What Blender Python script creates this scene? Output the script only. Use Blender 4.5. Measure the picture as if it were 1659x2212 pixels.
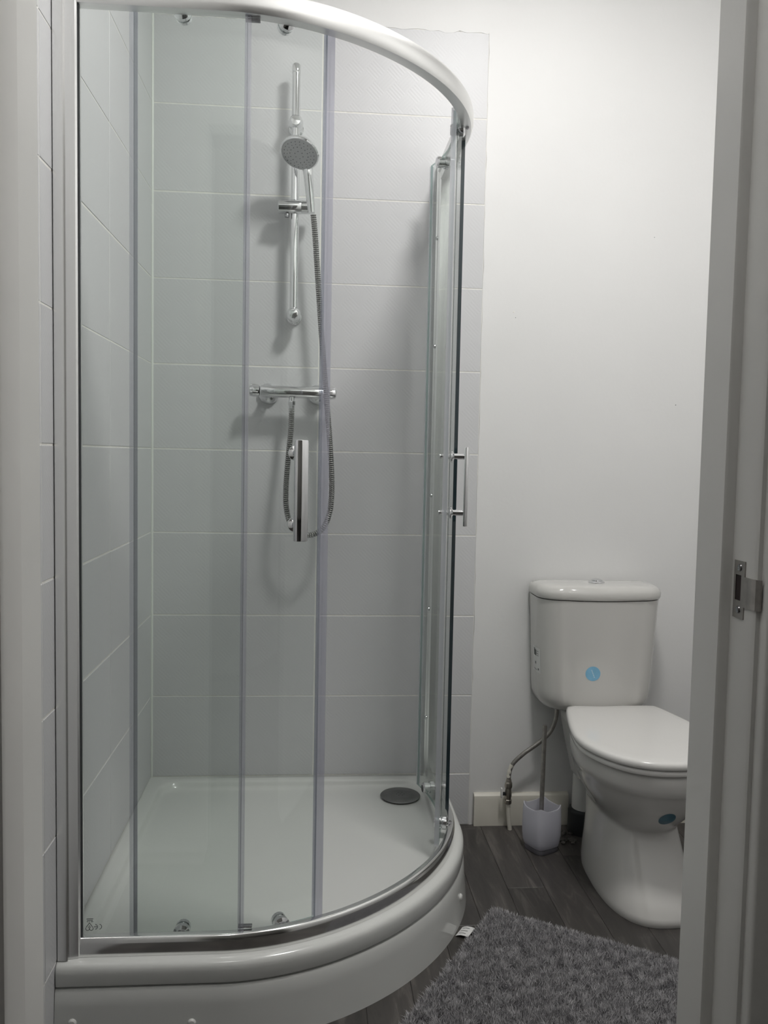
import bpy, bmesh, math, random
import numpy as np
from mathutils import Vector, Matrix
from mathutils.bvhtree import BVHTree

random.seed(7)
for o in list(bpy.data.objects):
    bpy.data.objects.remove(o)
scene = bpy.context.scene
COL = scene.collection

# ------------------------------------------------------------------ camera
CAM = Vector((0.494, -2.627, 1.169))
YAW, PITCH, ROLL, FPX = 0.0800, 0.0660, 0.0194, 1850.0
F = Vector((math.sin(YAW) * math.cos(PITCH), math.cos(YAW) * math.cos(PITCH), -math.sin(PITCH)))
R = Vector((math.cos(YAW), -math.sin(YAW), 0))
U = R.cross(F)
R2 = R * math.cos(ROLL) + U * math.sin(ROLL)
U2 = -R * math.sin(ROLL) + U * math.cos(ROLL)
cd = bpy.data.cameras.new('camera')
cam = bpy.data.objects.new('camera', cd)
COL.objects.link(cam)
M = Matrix((R2, U2, -F)).transposed().to_4x4()
M.translation = CAM
cam.matrix_world = M
cd.sensor_fit = 'HORIZONTAL'
cd.sensor_width = 36.0
cd.lens = FPX / 1659.0 * 36.0
cd.clip_start = 0.05
scene.camera = cam

# ------------------------------------------------------------------ world and exposure
w = bpy.data.worlds.new('world')
scene.world = w
w.use_nodes = True
w.node_tree.nodes['Background'].inputs[0].default_value = (0.9, 0.95, 1.0, 1)
w.node_tree.nodes['Background'].inputs[1].default_value = 0.02
vs = scene.view_settings
vs.view_transform = 'Standard'
vs.look = 'None'
vs.gamma = 1.0
vs.use_curve_mapping = False
vs.exposure = 0.0
LAMP_POS = (1.06, -1.02, 2.86)      # flush round light on the bathroom ceiling
LAMP_WATT = 21.0
HALL_POS = (0.28, -2.10, 2.56)      # unseen globe added in the hall to light the door linings
HALL_WATT = 10.0

# ------------------------------------------------------------------ materials
def nodes(name):
    m = bpy.data.materials.new(name)
    m.use_nodes = True
    return m, m.node_tree.nodes, m.node_tree.links, m.node_tree.nodes['Principled BSDF']

def mat(name, col, rough=0.5, metal=0.0, spec=0.5, noise=0.0, nscale=8.0, bump=0.0, bscale=60.0, coat=0.0):
    m, n, l, p = nodes(name)
    p.inputs['Base Color'].default_value = (*col, 1)
    p.inputs['Roughness'].default_value = rough
    p.inputs['Metallic'].default_value = metal
    p.inputs['Specular IOR Level'].default_value = spec
    p.inputs['Coat Weight'].default_value = coat
    p.inputs['Coat Roughness'].default_value = 0.08
    tc = n.new('ShaderNodeTexCoord')
    if noise:
        t = n.new('ShaderNodeTexNoise')
        t.inputs['Scale'].default_value = nscale
        t.inputs['Detail'].default_value = 5
        r = n.new('ShaderNodeMapRange')
        r.inputs[1].default_value = 0.3
        r.inputs[2].default_value = 0.7
        r.inputs[3].default_value = 1 - noise
        r.inputs[4].default_value = 1 + noise
        x = n.new('ShaderNodeVectorMath')
        x.operation = 'SCALE'
        x.inputs[0].default_value = col
        l.new(tc.outputs['Object'], t.inputs['Vector'])
        l.new(t.outputs['Fac'], r.inputs[0])
        l.new(r.outputs[0], x.inputs['Scale'])
        l.new(x.outputs[0], p.inputs['Base Color'])
    if bump:
        t = n.new('ShaderNodeTexNoise')
        t.inputs['Scale'].default_value = bscale
        t.inputs['Detail'].default_value = 4
        b = n.new('ShaderNodeBump')
        b.inputs['Strength'].default_value = bump
        b.inputs['Distance'].default_value = 0.002
        l.new(tc.outputs['Object'], t.inputs['Vector'])
        l.new(t.outputs['Fac'], b.inputs['Height'])
        l.new(b.outputs[0], p.inputs['Normal'])
    return m

def M_math(n, l, op, a, b=None):
    k = n.new('ShaderNodeMath')
    k.operation = op
    for i, v in enumerate((a, b)):
        if v is None:
            continue
        if isinstance(v, (int, float)):
            k.inputs[i].default_value = v
        else:
            l.new(v, k.inputs[i])
    return k.outputs[0]

def tile_material():
    m, n, l, p = nodes('tile_glaze')
    p.inputs['Roughness'].default_value = 0.42
    tc = n.new('ShaderNodeTexCoord')
    sp = n.new('ShaderNodeSeparateXYZ')
    l.new(tc.outputs['Object'], sp.inputs[0])
    mm = lambda op, a, b=None: M_math(n, l, op, a, b)
    s = 0.7071
    u = mm('MULTIPLY', mm('ADD', sp.outputs[0], sp.outputs[2]), s)
    v = mm('MULTIPLY', mm('SUBTRACT', sp.outputs[0], sp.outputs[2]), s)
    c = 0.044
    cu = mm('FLOOR', mm('DIVIDE', u, c))
    cv = mm('FLOOR', mm('DIVIDE', v, c))
    chk = mm('FLOORED_MODULO', mm('ADD', cu, cv), 2.0)
    mix = n.new('ShaderNodeMix')
    l.new(chk, mix.inputs[0])
    l.new(u, mix.inputs[2])
    l.new(v, mix.inputs[3])
    wv = mm('SINE', mm('MULTIPLY', mix.outputs[0], 2 * math.pi / 0.0088))
    hgt = mm('MULTIPLY', mm('ADD', wv, 1.0), 0.5)
    b = n.new('ShaderNodeBump')
    b.inputs['Strength'].default_value = 0.17
    b.inputs['Distance'].default_value = 0.0008
    l.new(hgt, b.inputs['Height'])
    l.new(b.outputs[0], p.inputs['Normal'])
    t = n.new('ShaderNodeTexNoise')
    t.inputs['Scale'].default_value = 3
    l.new(tc.outputs['Object'], t.inputs['Vector'])
    cr = n.new('ShaderNodeMix')
    cr.data_type = 'RGBA'
    cr.inputs[6].default_value = (0.605, 0.61, 0.622, 1)
    cr.inputs[7].default_value = (0.635, 0.637, 0.648, 1)
    l.new(t.outputs['Fac'], cr.inputs[0])
    l.new(cr.outputs[2], p.inputs['Base Color'])
    return m

def plank_material():
    m, n, l, p = nodes('dark_oak_vinyl')
    p.inputs['Roughness'].default_value = 0.42
    tc = n.new('ShaderNodeTexCoord')
    oi = n.new('ShaderNodeObjectInfo')
    ad = n.new('ShaderNodeVectorMath')
    ad.operation = 'ADD'
    sc = n.new('ShaderNodeVectorMath')
    sc.operation = 'SCALE'
    sc.inputs['Scale'].default_value = 37.0
    l.new(oi.outputs['Random'], sc.inputs[0])
    l.new(tc.outputs['Object'], ad.inputs[0])
    l.new(sc.outputs[0], ad.inputs[1])
    mp = n.new('ShaderNodeMapping')
    mp.inputs['Scale'].default_value = (11, 1.6, 1)
    l.new(ad.outputs[0], mp.inputs[0])
    t = n.new('ShaderNodeTexNoise')
    t.inputs['Scale'].default_value = 3.0
    t.inputs['Detail'].default_value = 8
    t.inputs['Roughness'].default_value = 0.62
    t.inputs['Distortion'].default_value = 1.2
    l.new(mp.outputs[0], t.inputs['Vector'])
    cr = n.new('ShaderNodeValToRGB')
    e = cr.color_ramp.elements
    e[0].position, e[0].color = 0.28, (0.040, 0.037, 0.035, 1)
    e[1].position, e[1].color = 0.78, (0.165, 0.150, 0.138, 1)
    x = cr.color_ramp.elements.new(0.55)
    x.color = (0.066, 0.060, 0.056, 1)
    l.new(t.outputs['Fac'], cr.inputs[0])
    hv = n.new('ShaderNodeHueSaturation')
    mr = n.new('ShaderNodeMapRange')
    mr.inputs[3].default_value, mr.inputs[4].default_value = 0.7, 1.25
    l.new(oi.outputs['Random'], mr.inputs[0])
    l.new(mr.outputs[0], hv.inputs['Value'])
    l.new(cr.outputs[0], hv.inputs['Color'])
    l.new(hv.outputs[0], p.inputs['Base Color'])
    b = n.new('ShaderNodeBump')
    b.inputs['Strength'].default_value = 0.12
    b.inputs['Distance'].default_value = 0.001
    l.new(t.outputs['Fac'], b.inputs['Height'])
    l.new(b.outputs[0], p.inputs['Normal'])
    return m

def glass_material(name, tint, refl=0.04, rough=0.0, solid=0.0, body=(0.6, 0.6, 0.66)):
    """thin clear sheet: tinted transmission with a Schlick mirror on top; 'solid' mixes in a milky body"""
    m = bpy.data.materials.new(name)
    m.use_nodes = True
    n, l = m.node_tree.nodes, m.node_tree.links
    n.clear()
    out = n.new('ShaderNodeOutputMaterial')
    tr = n.new('ShaderNodeBsdfTransparent')
    tr.inputs[0].default_value = (*tint, 1)
    gl = n.new('ShaderNodeBsdfGlossy')
    gl.inputs['Roughness'].default_value = rough
    lw = n.new('ShaderNodeLayerWeight')
    lw.inputs[0].default_value = 0.5
    mm = lambda op, a, b=None: M_math(n, l, op, a, b)
    fac = mm('ADD', mm('MULTIPLY', mm('POWER', lw.outputs['Facing'], 5.0), 0.7), refl)
    src = tr.outputs[0]
    if solid:
        df = n.new('ShaderNodeBsdfDiffuse')
        df.inputs[0].default_value = (*body, 1)
        tl = n.new('ShaderNodeBsdfTranslucent')
        tl.inputs[0].default_value = (*body, 1)
        m0 = n.new('ShaderNodeMixShader')
        m0.inputs[0].default_value = 0.4
        l.new(df.outputs[0], m0.inputs[1])
        l.new(tl.outputs[0], m0.inputs[2])
        m1 = n.new('ShaderNodeMixShader')
        m1.inputs[0].default_value = solid
        l.new(tr.outputs[0], m1.inputs[1])
        l.new(m0.outputs[0], m1.inputs[2])
        src = m1.outputs[0]
    mx = n.new('ShaderNodeMixShader')
    l.new(fac, mx.inputs[0])
    l.new(src, mx.inputs[1])
    l.new(gl.outputs[0], mx.inputs[2])
    l.new(mx.outputs[0], out.inputs[0])
    return m

def emit(name, col, power):
    m = bpy.data.materials.new(name)
    m.use_nodes = True
    n, l = m.node_tree.nodes, m.node_tree.links
    p = n['Principled BSDF']
    p.inputs['Base Color'].default_value = (0.9, 0.9, 0.9, 1)
    p.inputs['Emission Color'].default_value = (*col, 1)
    p.inputs['Emission Strength'].default_value = power
    return m

WALL = mat('white_wall_paint', (0.78, 0.78, 0.775), 0.55, noise=0.015, nscale=3, bump=0.12, bscale=90)
CEIL = mat('white_ceiling_paint', (0.82, 0.82, 0.81), 0.7, bump=0.1, bscale=70)
HALLP = mat('hall_wall_paint', (0.40, 0.39, 0.37), 0.7, bump=0.1, bscale=70)
GLOSS = mat('white_gloss_paint', (0.80, 0.795, 0.77), 0.33, noise=0.03, nscale=5, bump=0.12, bscale=25)
SKIRT = mat('cream_gloss_paint', (0.70, 0.675, 0.60), 0.35, noise=0.04, nscale=14, bump=0.15, bscale=40)
GROUT = mat('cream_grout', (0.80, 0.79, 0.75), 0.85, noise=0.06, nscale=60)
TILE = tile_material()
SILI = mat('white_sealant', (0.78, 0.80, 0.76), 0.4)
PLANK = plank_material()
UNDER = mat('dark_floor_joint', (0.03, 0.028, 0.026), 0.8, noise=0.1)
TRAY = mat('white_acrylic', (0.66, 0.67, 0.65), 0.16, noise=0.01, nscale=4, coat=0.3)
CERAM = mat('white_ceramic', (0.60, 0.592, 0.57), 0.12, noise=0.01, nscale=3, coat=0.4)
SEATW = mat('white_plastic_seat', (0.74, 0.73, 0.71), 0.14, noise=0.01, nscale=3)
PLAST = mat('white_plastic', (0.72, 0.72, 0.70), 0.35, noise=0.02, nscale=9)
CHROME = mat('polished_chrome', (0.74, 0.745, 0.755), 0.08, 1.0)
TOPR = mat('brushed_top_rail', (0.88, 0.88, 0.87), 0.36, 1.0)
SATIN = mat('satin_silver', (0.88, 0.88, 0.875), 0.27, 1.0)
RAILM = mat('bright_rail_silver', (0.86, 0.86, 0.85), 0.13, 1.0)
DARKM = mat('dark_chrome', (0.34, 0.34, 0.35), 0.2, 1.0)
HOSEM = mat('hose_metal', (0.46, 0.46, 0.45), 0.25, 1.0)
HOSE_SHADE = mat('hose_groove_shade', (0.18, 0.18, 0.18), 0.4, 1.0)  # shade between the ribs put into a darker copy of the metal
BRASS = mat('tarnished_valve_metal', (0.42, 0.39, 0.35), 0.3, 1.0, noise=0.2, nscale=60)
STEEL = mat('dull_steel', (0.40, 0.38, 0.36), 0.42, 1.0, noise=0.15, nscale=80)
DRAINM = mat('drain_dark_steel', (0.20, 0.20, 0.20), 0.45, 0.75, noise=0.12, nscale=30)
BLACK = mat('black_rubber', (0.02, 0.022, 0.024), 0.6, noise=0.2)
RUBBLE = mat('grey_rubble', (0.10, 0.095, 0.088), 0.9, noise=0.3, nscale=30)
HOLE = mat('dark_brown_recess', (0.035, 0.022, 0.022), 0.8, noise=0.3, nscale=50)
GREYF = mat('grey_spray_face', (0.36, 0.37, 0.38), 0.45, noise=0.04)
NOZZ = mat('dark_nozzle', (0.07, 0.075, 0.08), 0.6, noise=0.05)
BLUE = mat('blue_sticker', (0.22, 0.49, 0.70), 0.45, noise=0.10, nscale=40)
BLUED = mat('dark_blue_sticker', (0.055, 0.16, 0.22), 0.4, noise=0.15, nscale=40)
PAPER = mat('white_label_paper', (0.76, 0.76, 0.75), 0.5, noise=0.02)
INK = mat('grey_print', (0.12, 0.13, 0.13), 0.6, noise=0.05)
PALEINK = mat('pale_print', (0.62, 0.78, 0.86), 0.6, noise=0.05)
MATB = mat('mat_backing', (0.13, 0.125, 0.13), 0.95, noise=0.1)
GLASS = glass_material('shower_glass', (0.968, 0.986, 0.976), 0.035)
EDGE = glass_material('glass_edge', (0.10, 0.17, 0.19), 0.06, 0.1, solid=0.55, body=(0.05, 0.085, 0.10))
EDGE2 = glass_material('door_glass_edge', (0.60, 0.74, 0.71), 0.05, 0.1, solid=0.35, body=(0.50, 0.60, 0.58))
SEAL = glass_material('clear_plastic_seal', (0.90, 0.90, 0.94), 0.05, 0.25, solid=0.26, body=(0.68, 0.68, 0.75))
SEALL = glass_material('light_plastic_seal', (0.95, 0.95, 0.975), 0.04, 0.25, solid=0.18, body=(0.78, 0.78, 0.84))
PALES = glass_material('pale_plastic_seal', (0.975, 0.975, 0.985), 0.04, 0.25, solid=0.34, body=(0.86, 0.86, 0.90))
FROST = glass_material('frosted_glass', (0.92, 0.92, 0.96), 0.04, 0.4, solid=0.75, body=(0.86, 0.86, 0.92))
CLEARB = glass_material('thick_clear_glass', (0.86, 0.86, 0.92), 0.12, 0.05, solid=0.35, body=(0.62, 0.62, 0.70))

# ------------------------------------------------------------------ mesh helpers
class MB:
    def __init__(s):
        s.v, s.f, s.m = [], [], []
    def add(s, v, f, mi=0):
        b = len(s.v)
        s.v += [tuple(p) for p in v]
        s.f += [tuple(i + b for i in q) for q in f]
        s.m += [mi] * len(f)
        return s
    def box(s, x0, x1, y0, y1, z0, z1, bev=0.0, mi=0):
        if bev <= 0:
            v = [(x, y, z) for z in (z0, z1) for y in (y0, y1) for x in (x0, x1)]
            f = [(0, 2, 3, 1), (4, 5, 7, 6), (0, 1, 5, 4), (2, 6, 7, 3), (0, 4, 6, 2), (1, 3, 7, 5)]
            return s.add(v, f, mi)
        bm = bmesh.new()
        bmesh.ops.create_cube(bm, size=1.0)
        for p in bm.verts:
            p.co = Vector(((x0 + x1) / 2 + p.co.x * (x1 - x0), (y0 + y1) / 2 + p.co.y * (y1 - y0), (z0 + z1) / 2 + p.co.z * (z1 - z0)))
        bmesh.ops.bevel(bm, geom=bm.edges[:], offset=bev, segments=2, affect='EDGES', profile=0.5)
        return s.bm(bm, mi)
    def bm(s, bm, mi=0):
        bm.verts.index_update()
        s.add([p.co[:] for p in bm.verts], [[q.index for q in f.verts] for f in bm.faces], mi)
        bm.free()
        return s
    def loft(s, rings, cap0=True, cap1=True, closed=True, mi=0):
        n = len(rings[0])
        v = [p for r in rings for p in r]
        f = []
        for i in range(len(rings) - 1):
            for j in range(n if closed else n - 1):
                k = (j + 1) % n
                f.append((i * n + j, i * n + k, (i + 1) * n + k, (i + 1) * n + j))
        if cap0:
            f.append(tuple(reversed(range(n))))
        if cap1:
            f.append(tuple((len(rings) - 1) * n + j for j in range(n)))
        return s.add(v, f, mi)
    def lathe(s, prof, origin=(0, 0, 0), axis=(0, 0, 1), seg=28, mi=0):
        """prof = [(radius, along axis)]"""
        a = Vector(axis).normalized()
        e1 = a.orthogonal().normalized()
        e2 = a.cross(e1)
        o = Vector(origin)
        rings = []
        for r, h in prof:
            r = max(r, 1e-5)
            rings.append([o + a * h + (e1 * math.cos(2 * math.pi * k / seg) + e2 * math.sin(2 * math.pi * k / seg)) * r for k in range(seg)])
        return s.loft(rings, mi=mi)
    def tube(s, pts, rad, seg=12, mi=0):
        pts = [Vector(p) for p in pts]
        n = len(pts)
        if not hasattr(rad, '__len__'):
            rad = [rad] * n
        T = [(pts[min(i + 1, n - 1)] - pts[max(i - 1, 0)]).normalized() for i in range(n)]
        e = T[0].orthogonal().normalized()
        rings = []
        for i in range(n):
            e = (e - T[i] * e.dot(T[i])).normalized()
            b = T[i].cross(e)
            rings.append([pts[i] + (e * math.cos(2 * math.pi * k / seg) + b * math.sin(2 * math.pi * k / seg)) * rad[i] for k in range(seg)])
        return s.loft(rings, mi=mi)
    def build(s, name, mats, parent=None, smooth=True, angle=35, loc=None):
        me = bpy.data.meshes.new(name)
        o0 = Vector(loc) if loc is not None else Vector((0, 0, 0))
        me.from_pydata([tuple(Vector(p) - o0) for p in s.v], [], s.f)
        mats = mats if isinstance(mats, (list, tuple)) else [mats]
        for q in mats:
            me.materials.append(q)
        me.polygons.foreach_set('material_index', s.m)
        bm = bmesh.new()
        bm.from_mesh(me)
        bmesh.ops.recalc_face_normals(bm, faces=bm.faces[:])
        bm.to_mesh(me)
        bm.free()
        me.polygons.foreach_set('use_smooth', [smooth] * len(me.polygons))
        if smooth:
            me.set_sharp_from_angle(angle=math.radians(angle))
        me.update()
        return link(name, me, parent, o0)

def link(name, data, parent=None, loc=(0, 0, 0)):
    o = bpy.data.objects.new(name, data)
    COL.objects.link(o)
    o.location = loc
    if parent is not None:
        o.parent = parent
        wp = Vector((0, 0, 0))
        q = parent
        while q is not None:
            wp += q.location
            q = q.parent
        o.location = Vector(loc) - wp
    return o

def thing(name, label, cat, loc=(0, 0, 0), group=None):
    o = link(name, None, None, loc)
    o.empty_display_size = 0.05
    return tag(o, label, cat, group)

def tag(o, label, cat, group=None):
    o['label'] = label
    o['category'] = cat
    if group:
        o['group'] = group
    return o

def struct(o, label=None):
    o['kind'] = 'structure'
    if label:
        o['label'] = label
    return o

def spline(P, n=20):
    """Catmull-Rom through P"""
    P = [Vector(p) for p in P]
    Q = [P[0] * 2 - P[1]] + P + [P[-1] * 2 - P[-2]]
    out = []
    for i in range(1, len(Q) - 2):
        a, b, c, d = Q[i - 1:i + 3]
        for k in range(n):
            t = k / n
            out.append(0.5 * ((2 * b) + (c - a) * t + (2 * a - 5 * b + 4 * c - d) * t * t + (3 * b - a - 3 * c + d) * t ** 3))
    out.append(P[-1])
    return out

def resample(pts, step):
    out = [pts[0]]
    acc = 0.0
    for a, b in zip(pts[:-1], pts[1:]):
        d = (b - a).length
        t = step - acc
        while t <= d:
            out.append(a.lerp(b, t / d))
            t += step
        acc = (acc + d) % step
    return out

# plan curve of the quadrant: straight along the front, bend, straight to the back wall
P0X, Y0, XR, P3Y, KAP = 0.31, -0.953, 0.879, -0.36, 0.5
def _base():
    pts = [(P0X * i / 60, Y0) for i in range(60)]
    a, d = Vector((P0X, Y0)), Vector((XR, P3Y))
    b, c = a + Vector((KAP * (XR - P0X), 0)), d - Vector((0, KAP * (P3Y - Y0)))
    for i in range(241):
        t = i / 240
        p = a * (1 - t) ** 3 + b * 3 * t * (1 - t) ** 2 + c * 3 * t * t * (1 - t) + d * t ** 3
        pts.append((p.x, p.y))
    pts += [(XR, P3Y * (1 - i / 60)) for i in range(1, 61)]
    return np.array(pts)
BP = _base()
BT = np.gradient(BP, axis=0)
BT /= np.hypot(BT[:, 0], BT[:, 1])[:, None]
BN = np.c_[BT[:, 1], -BT[:, 0]]
BS = np.r_[0, np.cumsum(np.hypot(*np.diff(BP, axis=0).T))]
STOT = float(BS[-1])
def pt(s, o=0.0):
    x = np.interp(s, BS, BP[:, 0]); y = np.interp(s, BS, BP[:, 1])
    nx = np.interp(s, BS, BN[:, 0]); ny = np.interp(s, BS, BN[:, 1])
    k = math.hypot(nx, ny)
    return Vector((x + nx / k * o, y + ny / k * o))
def nrm(s):
    nx = np.interp(s, BS, BN[:, 0]); ny = np.interp(s, BS, BN[:, 1])
    return Vector((nx, ny)).normalized()
def srange(a, b, n):
    return [a + (b - a) * i / (n - 1) for i in range(n)]

def sweep(mb, ss, prof, mi=0, fn=pt):
    """closed profile [(offset, z)] swept along the plan curve"""
    return mb.loft([[(*fn(s, o), z) for o, z in prof] for s in ss], mi=mi)

# ------------------------------------------------------------------ structure
ZR = 0.167          # tray rim and first full grout line
TP = 0.2525         # tile pitch
HC = 2.86           # ceiling height
WB = 0.006          # painted wall sits this far behind the tile face
YF0, YF1 = -1.65, -1.765   # door wall
XO0, XO1 = 0.189, 0.945    # clear opening

wall_back = struct(MB().box(-0.12, 2.05, WB, WB + 0.12, -0.05, HC).build('wall_back', WALL, smooth=False), 'white painted back wall with grey tiled shower bay')
wall_left = struct(MB().box(-WB - 0.12, -WB, YF0, WB, -0.05, HC).build('wall_left', WALL, smooth=False), 'left bathroom wall covered in grey tiles')
struct(MB().box(1.93, 2.05, YF0, WB, -0.05, HC).build('wall_right', WALL, smooth=False))
wf = MB()
wf.box(-0.9, XO0 - 0.042, YF1 + 0.005, YF0 - 0.004, -0.05, HC)
wf.box(XO1 + 0.042, 2.05, YF1 + 0.005, YF0 - 0.004, -0.05, HC)
wf.box(XO0 - 0.042, XO1 + 0.042, YF1 + 0.005, YF0 - 0.004, 2.09, HC)
struct(wf.build('wall_front', WALL, smooth=False))
struct(MB().box(-0.9, 2.05, -3.75, 0.12, HC, HC + 0.08).build('ceiling', CEIL, smooth=False))
floor = struct(MB().box(-0.9, 2.05, -3.75, 0.12, -0.06, -0.0025).build('floor', UNDER, smooth=False), 'dark grey wood plank vinyl floor')
# hall behind the camera
struct(MB().box(-0.98, -0.9, -3.75, YF1 + 0.1, -0.05, HC).build('wall_hall_left', HALLP, smooth=False))
struct(MB().box(2.05, 2.13, -3.75, YF1 + 0.1, -0.05, HC).build('wall_hall_right', HALLP, smooth=False))
struct(MB().box(-0.98, 2.13, -3.83, -3.75, -0.05, HC).build('wall_hall_rear', HALLP, smooth=False))

# floor planks, running front to back
PW, PL = 0.1035, 0.92
def plank_mesh(wd, ln):
    h, c = 0.0025, 0.0012
    x, y = wd / 2 - 0.0004, ln / 2 - 0.0004
    v = [(-x, -y, -h), (x, -y, -h), (x, y, -h), (-x, y, -h), (-x, -y, -c * .6), (x, -y, -c * .6), (x, y, -c * .6), (-x, y, -c * .6),
         (-x + c, -y + c, 0), (x - c, -y + c, 0), (x - c, y - c, 0), (-x + c, y - c, 0)]
    f = [(0, 3, 2, 1)] + [(i, (i + 1) % 4, (i + 1) % 4 + 4, i + 4) for i in range(4)] + [(i + 4, (i + 1) % 4 + 4, (i + 1) % 4 + 8, i + 8) for i in range(4)] + [(8, 9, 10, 11)]
    me = bpy.data.meshes.new('plank')
    me.from_pydata(v, [], f)
    me.materials.append(PLANK)
    return me
pm = plank_mesh(PW, PL)
i0 = math.floor((0.0 - 1.03) / PW)
k = 0
for i in range(i0, i0 + 20):
    xc = 1.03 + (i + 0.5) * PW
    if xc > 1.90 or xc < -0.05:
        continue
    off = (-0.583 - 0.37 * (i + 2)) % PL
    y = off - 3 * PL
    while y < 0.0:
        yc = y + PL / 2
        if yc + PL / 2 > -3.3 and yc - PL / 2 < 0:
            y1 = min(yc + PL / 2, 0.0)
            y0 = yc - PL / 2
            me = pm if y1 == yc + PL / 2 else plank_mesh(PW, y1 - y0)
            link('plank', me, floor, (xc, (y0 + y1) / 2, 0.0))
        y += PL

# tiles
def tile_mesh(wd, ht):
    c, d = 0.0011, 0.0062
    x, z = wd / 2, ht / 2
    v = []
    for yy, k in ((d, 0), (c, 0), (0, c)):
        v += [(-x + k, yy, -z + k), (x - k, yy, -z + k), (x - k, yy, z - k), (-x + k, yy, z - k)]
    f = [(0, 3, 2, 1)[::-1]]
    for a in (0, 4):
        f += [(a + i, a + (i + 1) % 4, a + 4 + (i + 1) % 4, a + 4 + i) for i in range(4)]
    f.append((8, 9, 10, 11))
    me = bpy.data.meshes.new('tile')
    me.from_pydata(v, [], f)
    bm = bmesh.new()
    bm.from_mesh(me)
    bmesh.ops.recalc_face_normals(bm, faces=bm.faces[:])
    bm.to_mesh(me)
    bm.free()
    me.materials.append(TILE)
    return me
JW = 0.0032
tb, tl = tile_mesh(0.4975 - JW, TP - JW), tile_mesh(0.5175 - JW, TP - JW)
tbl, tll = tile_mesh(0.4975 - JW, ZR - JW), tile_mesh(0.5175 - JW, ZR - JW)
for r in range(-1, 9):
    zc = ZR + (r + 0.5) * TP if r >= 0 else ZR / 2
    for c in range(2):
        jx, jz = random.uniform(-.0004, .0004), random.uniform(-.0005, .0005)
        o = link('tile', tb if r >= 0 else tbl, wall_back, (0.4975 * (c + 0.5) + jx, random.uniform(0, .0003), zc + jz))
    for c in range(3):
        o = link('tile', tl if r >= 0 else tll, wall_left, (random.uniform(-.0003, .0003), -0.5175 * (c + 0.5), zc + random.uniform(-.0005, .0005)))
        o.rotation_euler = (0, 0, math.pi / 2)
# grout beds behind the tiles
ZT = ZR + 9 * TP
MB().box(0, 0.995, 0.0010, WB + 0.001, 0.0, ZT).build('grout', GROUT, wall_back, smooth=False)
MB().box(-WB - 0.001, -0.0010, -1.5525, 0.0, 0.0, ZT).build('grout', GROUT, wall_left, smooth=False)
# ragged plaster along the top and right edges of the tiling
def ragged(name, horiz, a, b, base, amp, up):
    n = 46
    v, f = [], []
    for i in range(n + 1):
        t = a + (b - a) * i / n
        e = base - amp * (0.35 + 0.65 * random.random()) * (1 if i % 3 else 0.4)
        p = (t, e) if horiz else (e, t)
        q = (t, up) if horiz else (up, t)
        v += [(p[0], -0.0004, p[1]), (q[0], -0.0004, q[1]), (p[0], 0.004, p[1]), (q[0], WB, q[1])]
        if i:
            k = 4 * i
            f += [(k - 4, k, k + 1, k - 3), (k - 4, k - 2, k + 2, k), (k - 3, k + 1, k + 3, k - 1)]
    MB().add(v, f).build(name, WALL, wall_back, smooth=False)
ragged('plaster_edge', True, 0.0, 0.990, ZT + 0.004, 0.013, ZT + 0.03)
ragged('plaster_edge', False, 0.0, ZT, 0.9965, 0.0035, 1.0035)
# sealant beads
struct(MB().tube([(0.002, -0.002, ZR), (0.002, -0.002, ZT)], 0.0042, 8).build('trim_1', SILI), 'white sealant bead in the tiled corner')
# small marks on the painted wall
for (x, z, r) in ((1.094, 1.617, .003), (1.10, 1.60, .0012), (1.62, 1.345, .0015), (1.08, 0.93, .002), (1.53, 1.86, .0012)):
    MB().lathe([(0, 0), (r, 0), (r * .8, .0006), (0, .0006)], (x, WB, z), (0, -1, 0), 8).build('wall_mark', INK if r < .0017 else GROUT, wall_back)

# skirting on the back wall beside the tiles
sk = MB()
prof = [(WB, 0.0), (-0.012, 0.0), (-0.012, 0.086), (-0.009, 0.096), (-0.002, 0.102), (WB, 0.103)]
sk.loft([[(x, y, z) for y, z in prof] for x in (1.0085, 1.313)])
struct(sk.build('baseboard_back', SKIRT, angle=25), 'cream painted skirting board beside the tiled bay')
struct(MB().loft([[(x, y, z) for y, z in prof] for x in (1.50, 1.93)]).build('baseboard_right', SKIRT, angle=25))

# door lining: stop, rebate and architrave on both sides
def lining(name, x, sgn, label, st=0.012):
    """x = face of the stop, sgn = direction away from the opening"""
    m = MB()
    prof = [(0, YF0), (0, YF0 - 0.0615), (0.2 * st, YF0 - 0.0635), (st, YF0 - 0.0645), (st, YF1 + 0.004), (st + .0025, YF1), (0.042, YF1), (0.042, YF0)]
    rings = [[(x + sgn * o, y, z) for o, y in prof] for z in (-0.002, 2.09)]
    m.loft(rings)
    t = struct(m.build(name, GLOSS, angle=50), label)
    a = [(0.019, YF1), (0.019, YF1 - 0.012), (0.022, YF1 - 0.016), (0.074, YF1 - 0.020), (0.082, YF1 - 0.014), (0.082, YF1)]
    MB().loft([[(x + sgn * o, y, z) for o, y in a] for z in (-0.002, 2.105)]).build('architrave', GLOSS, t, angle=50)
    return t
lining('trim_2', XO0, -1, 'white gloss door lining at the left edge', 0.0004)
jr = lining('trim_3', XO1, 1, 'white gloss door lining with steel strike plate')
struct(MB().box(XO0 + .001, XO1 - .001, YF1, YF0, 2.05, 2.09).build('trim_4', GLOSS, smooth=False))

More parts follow.
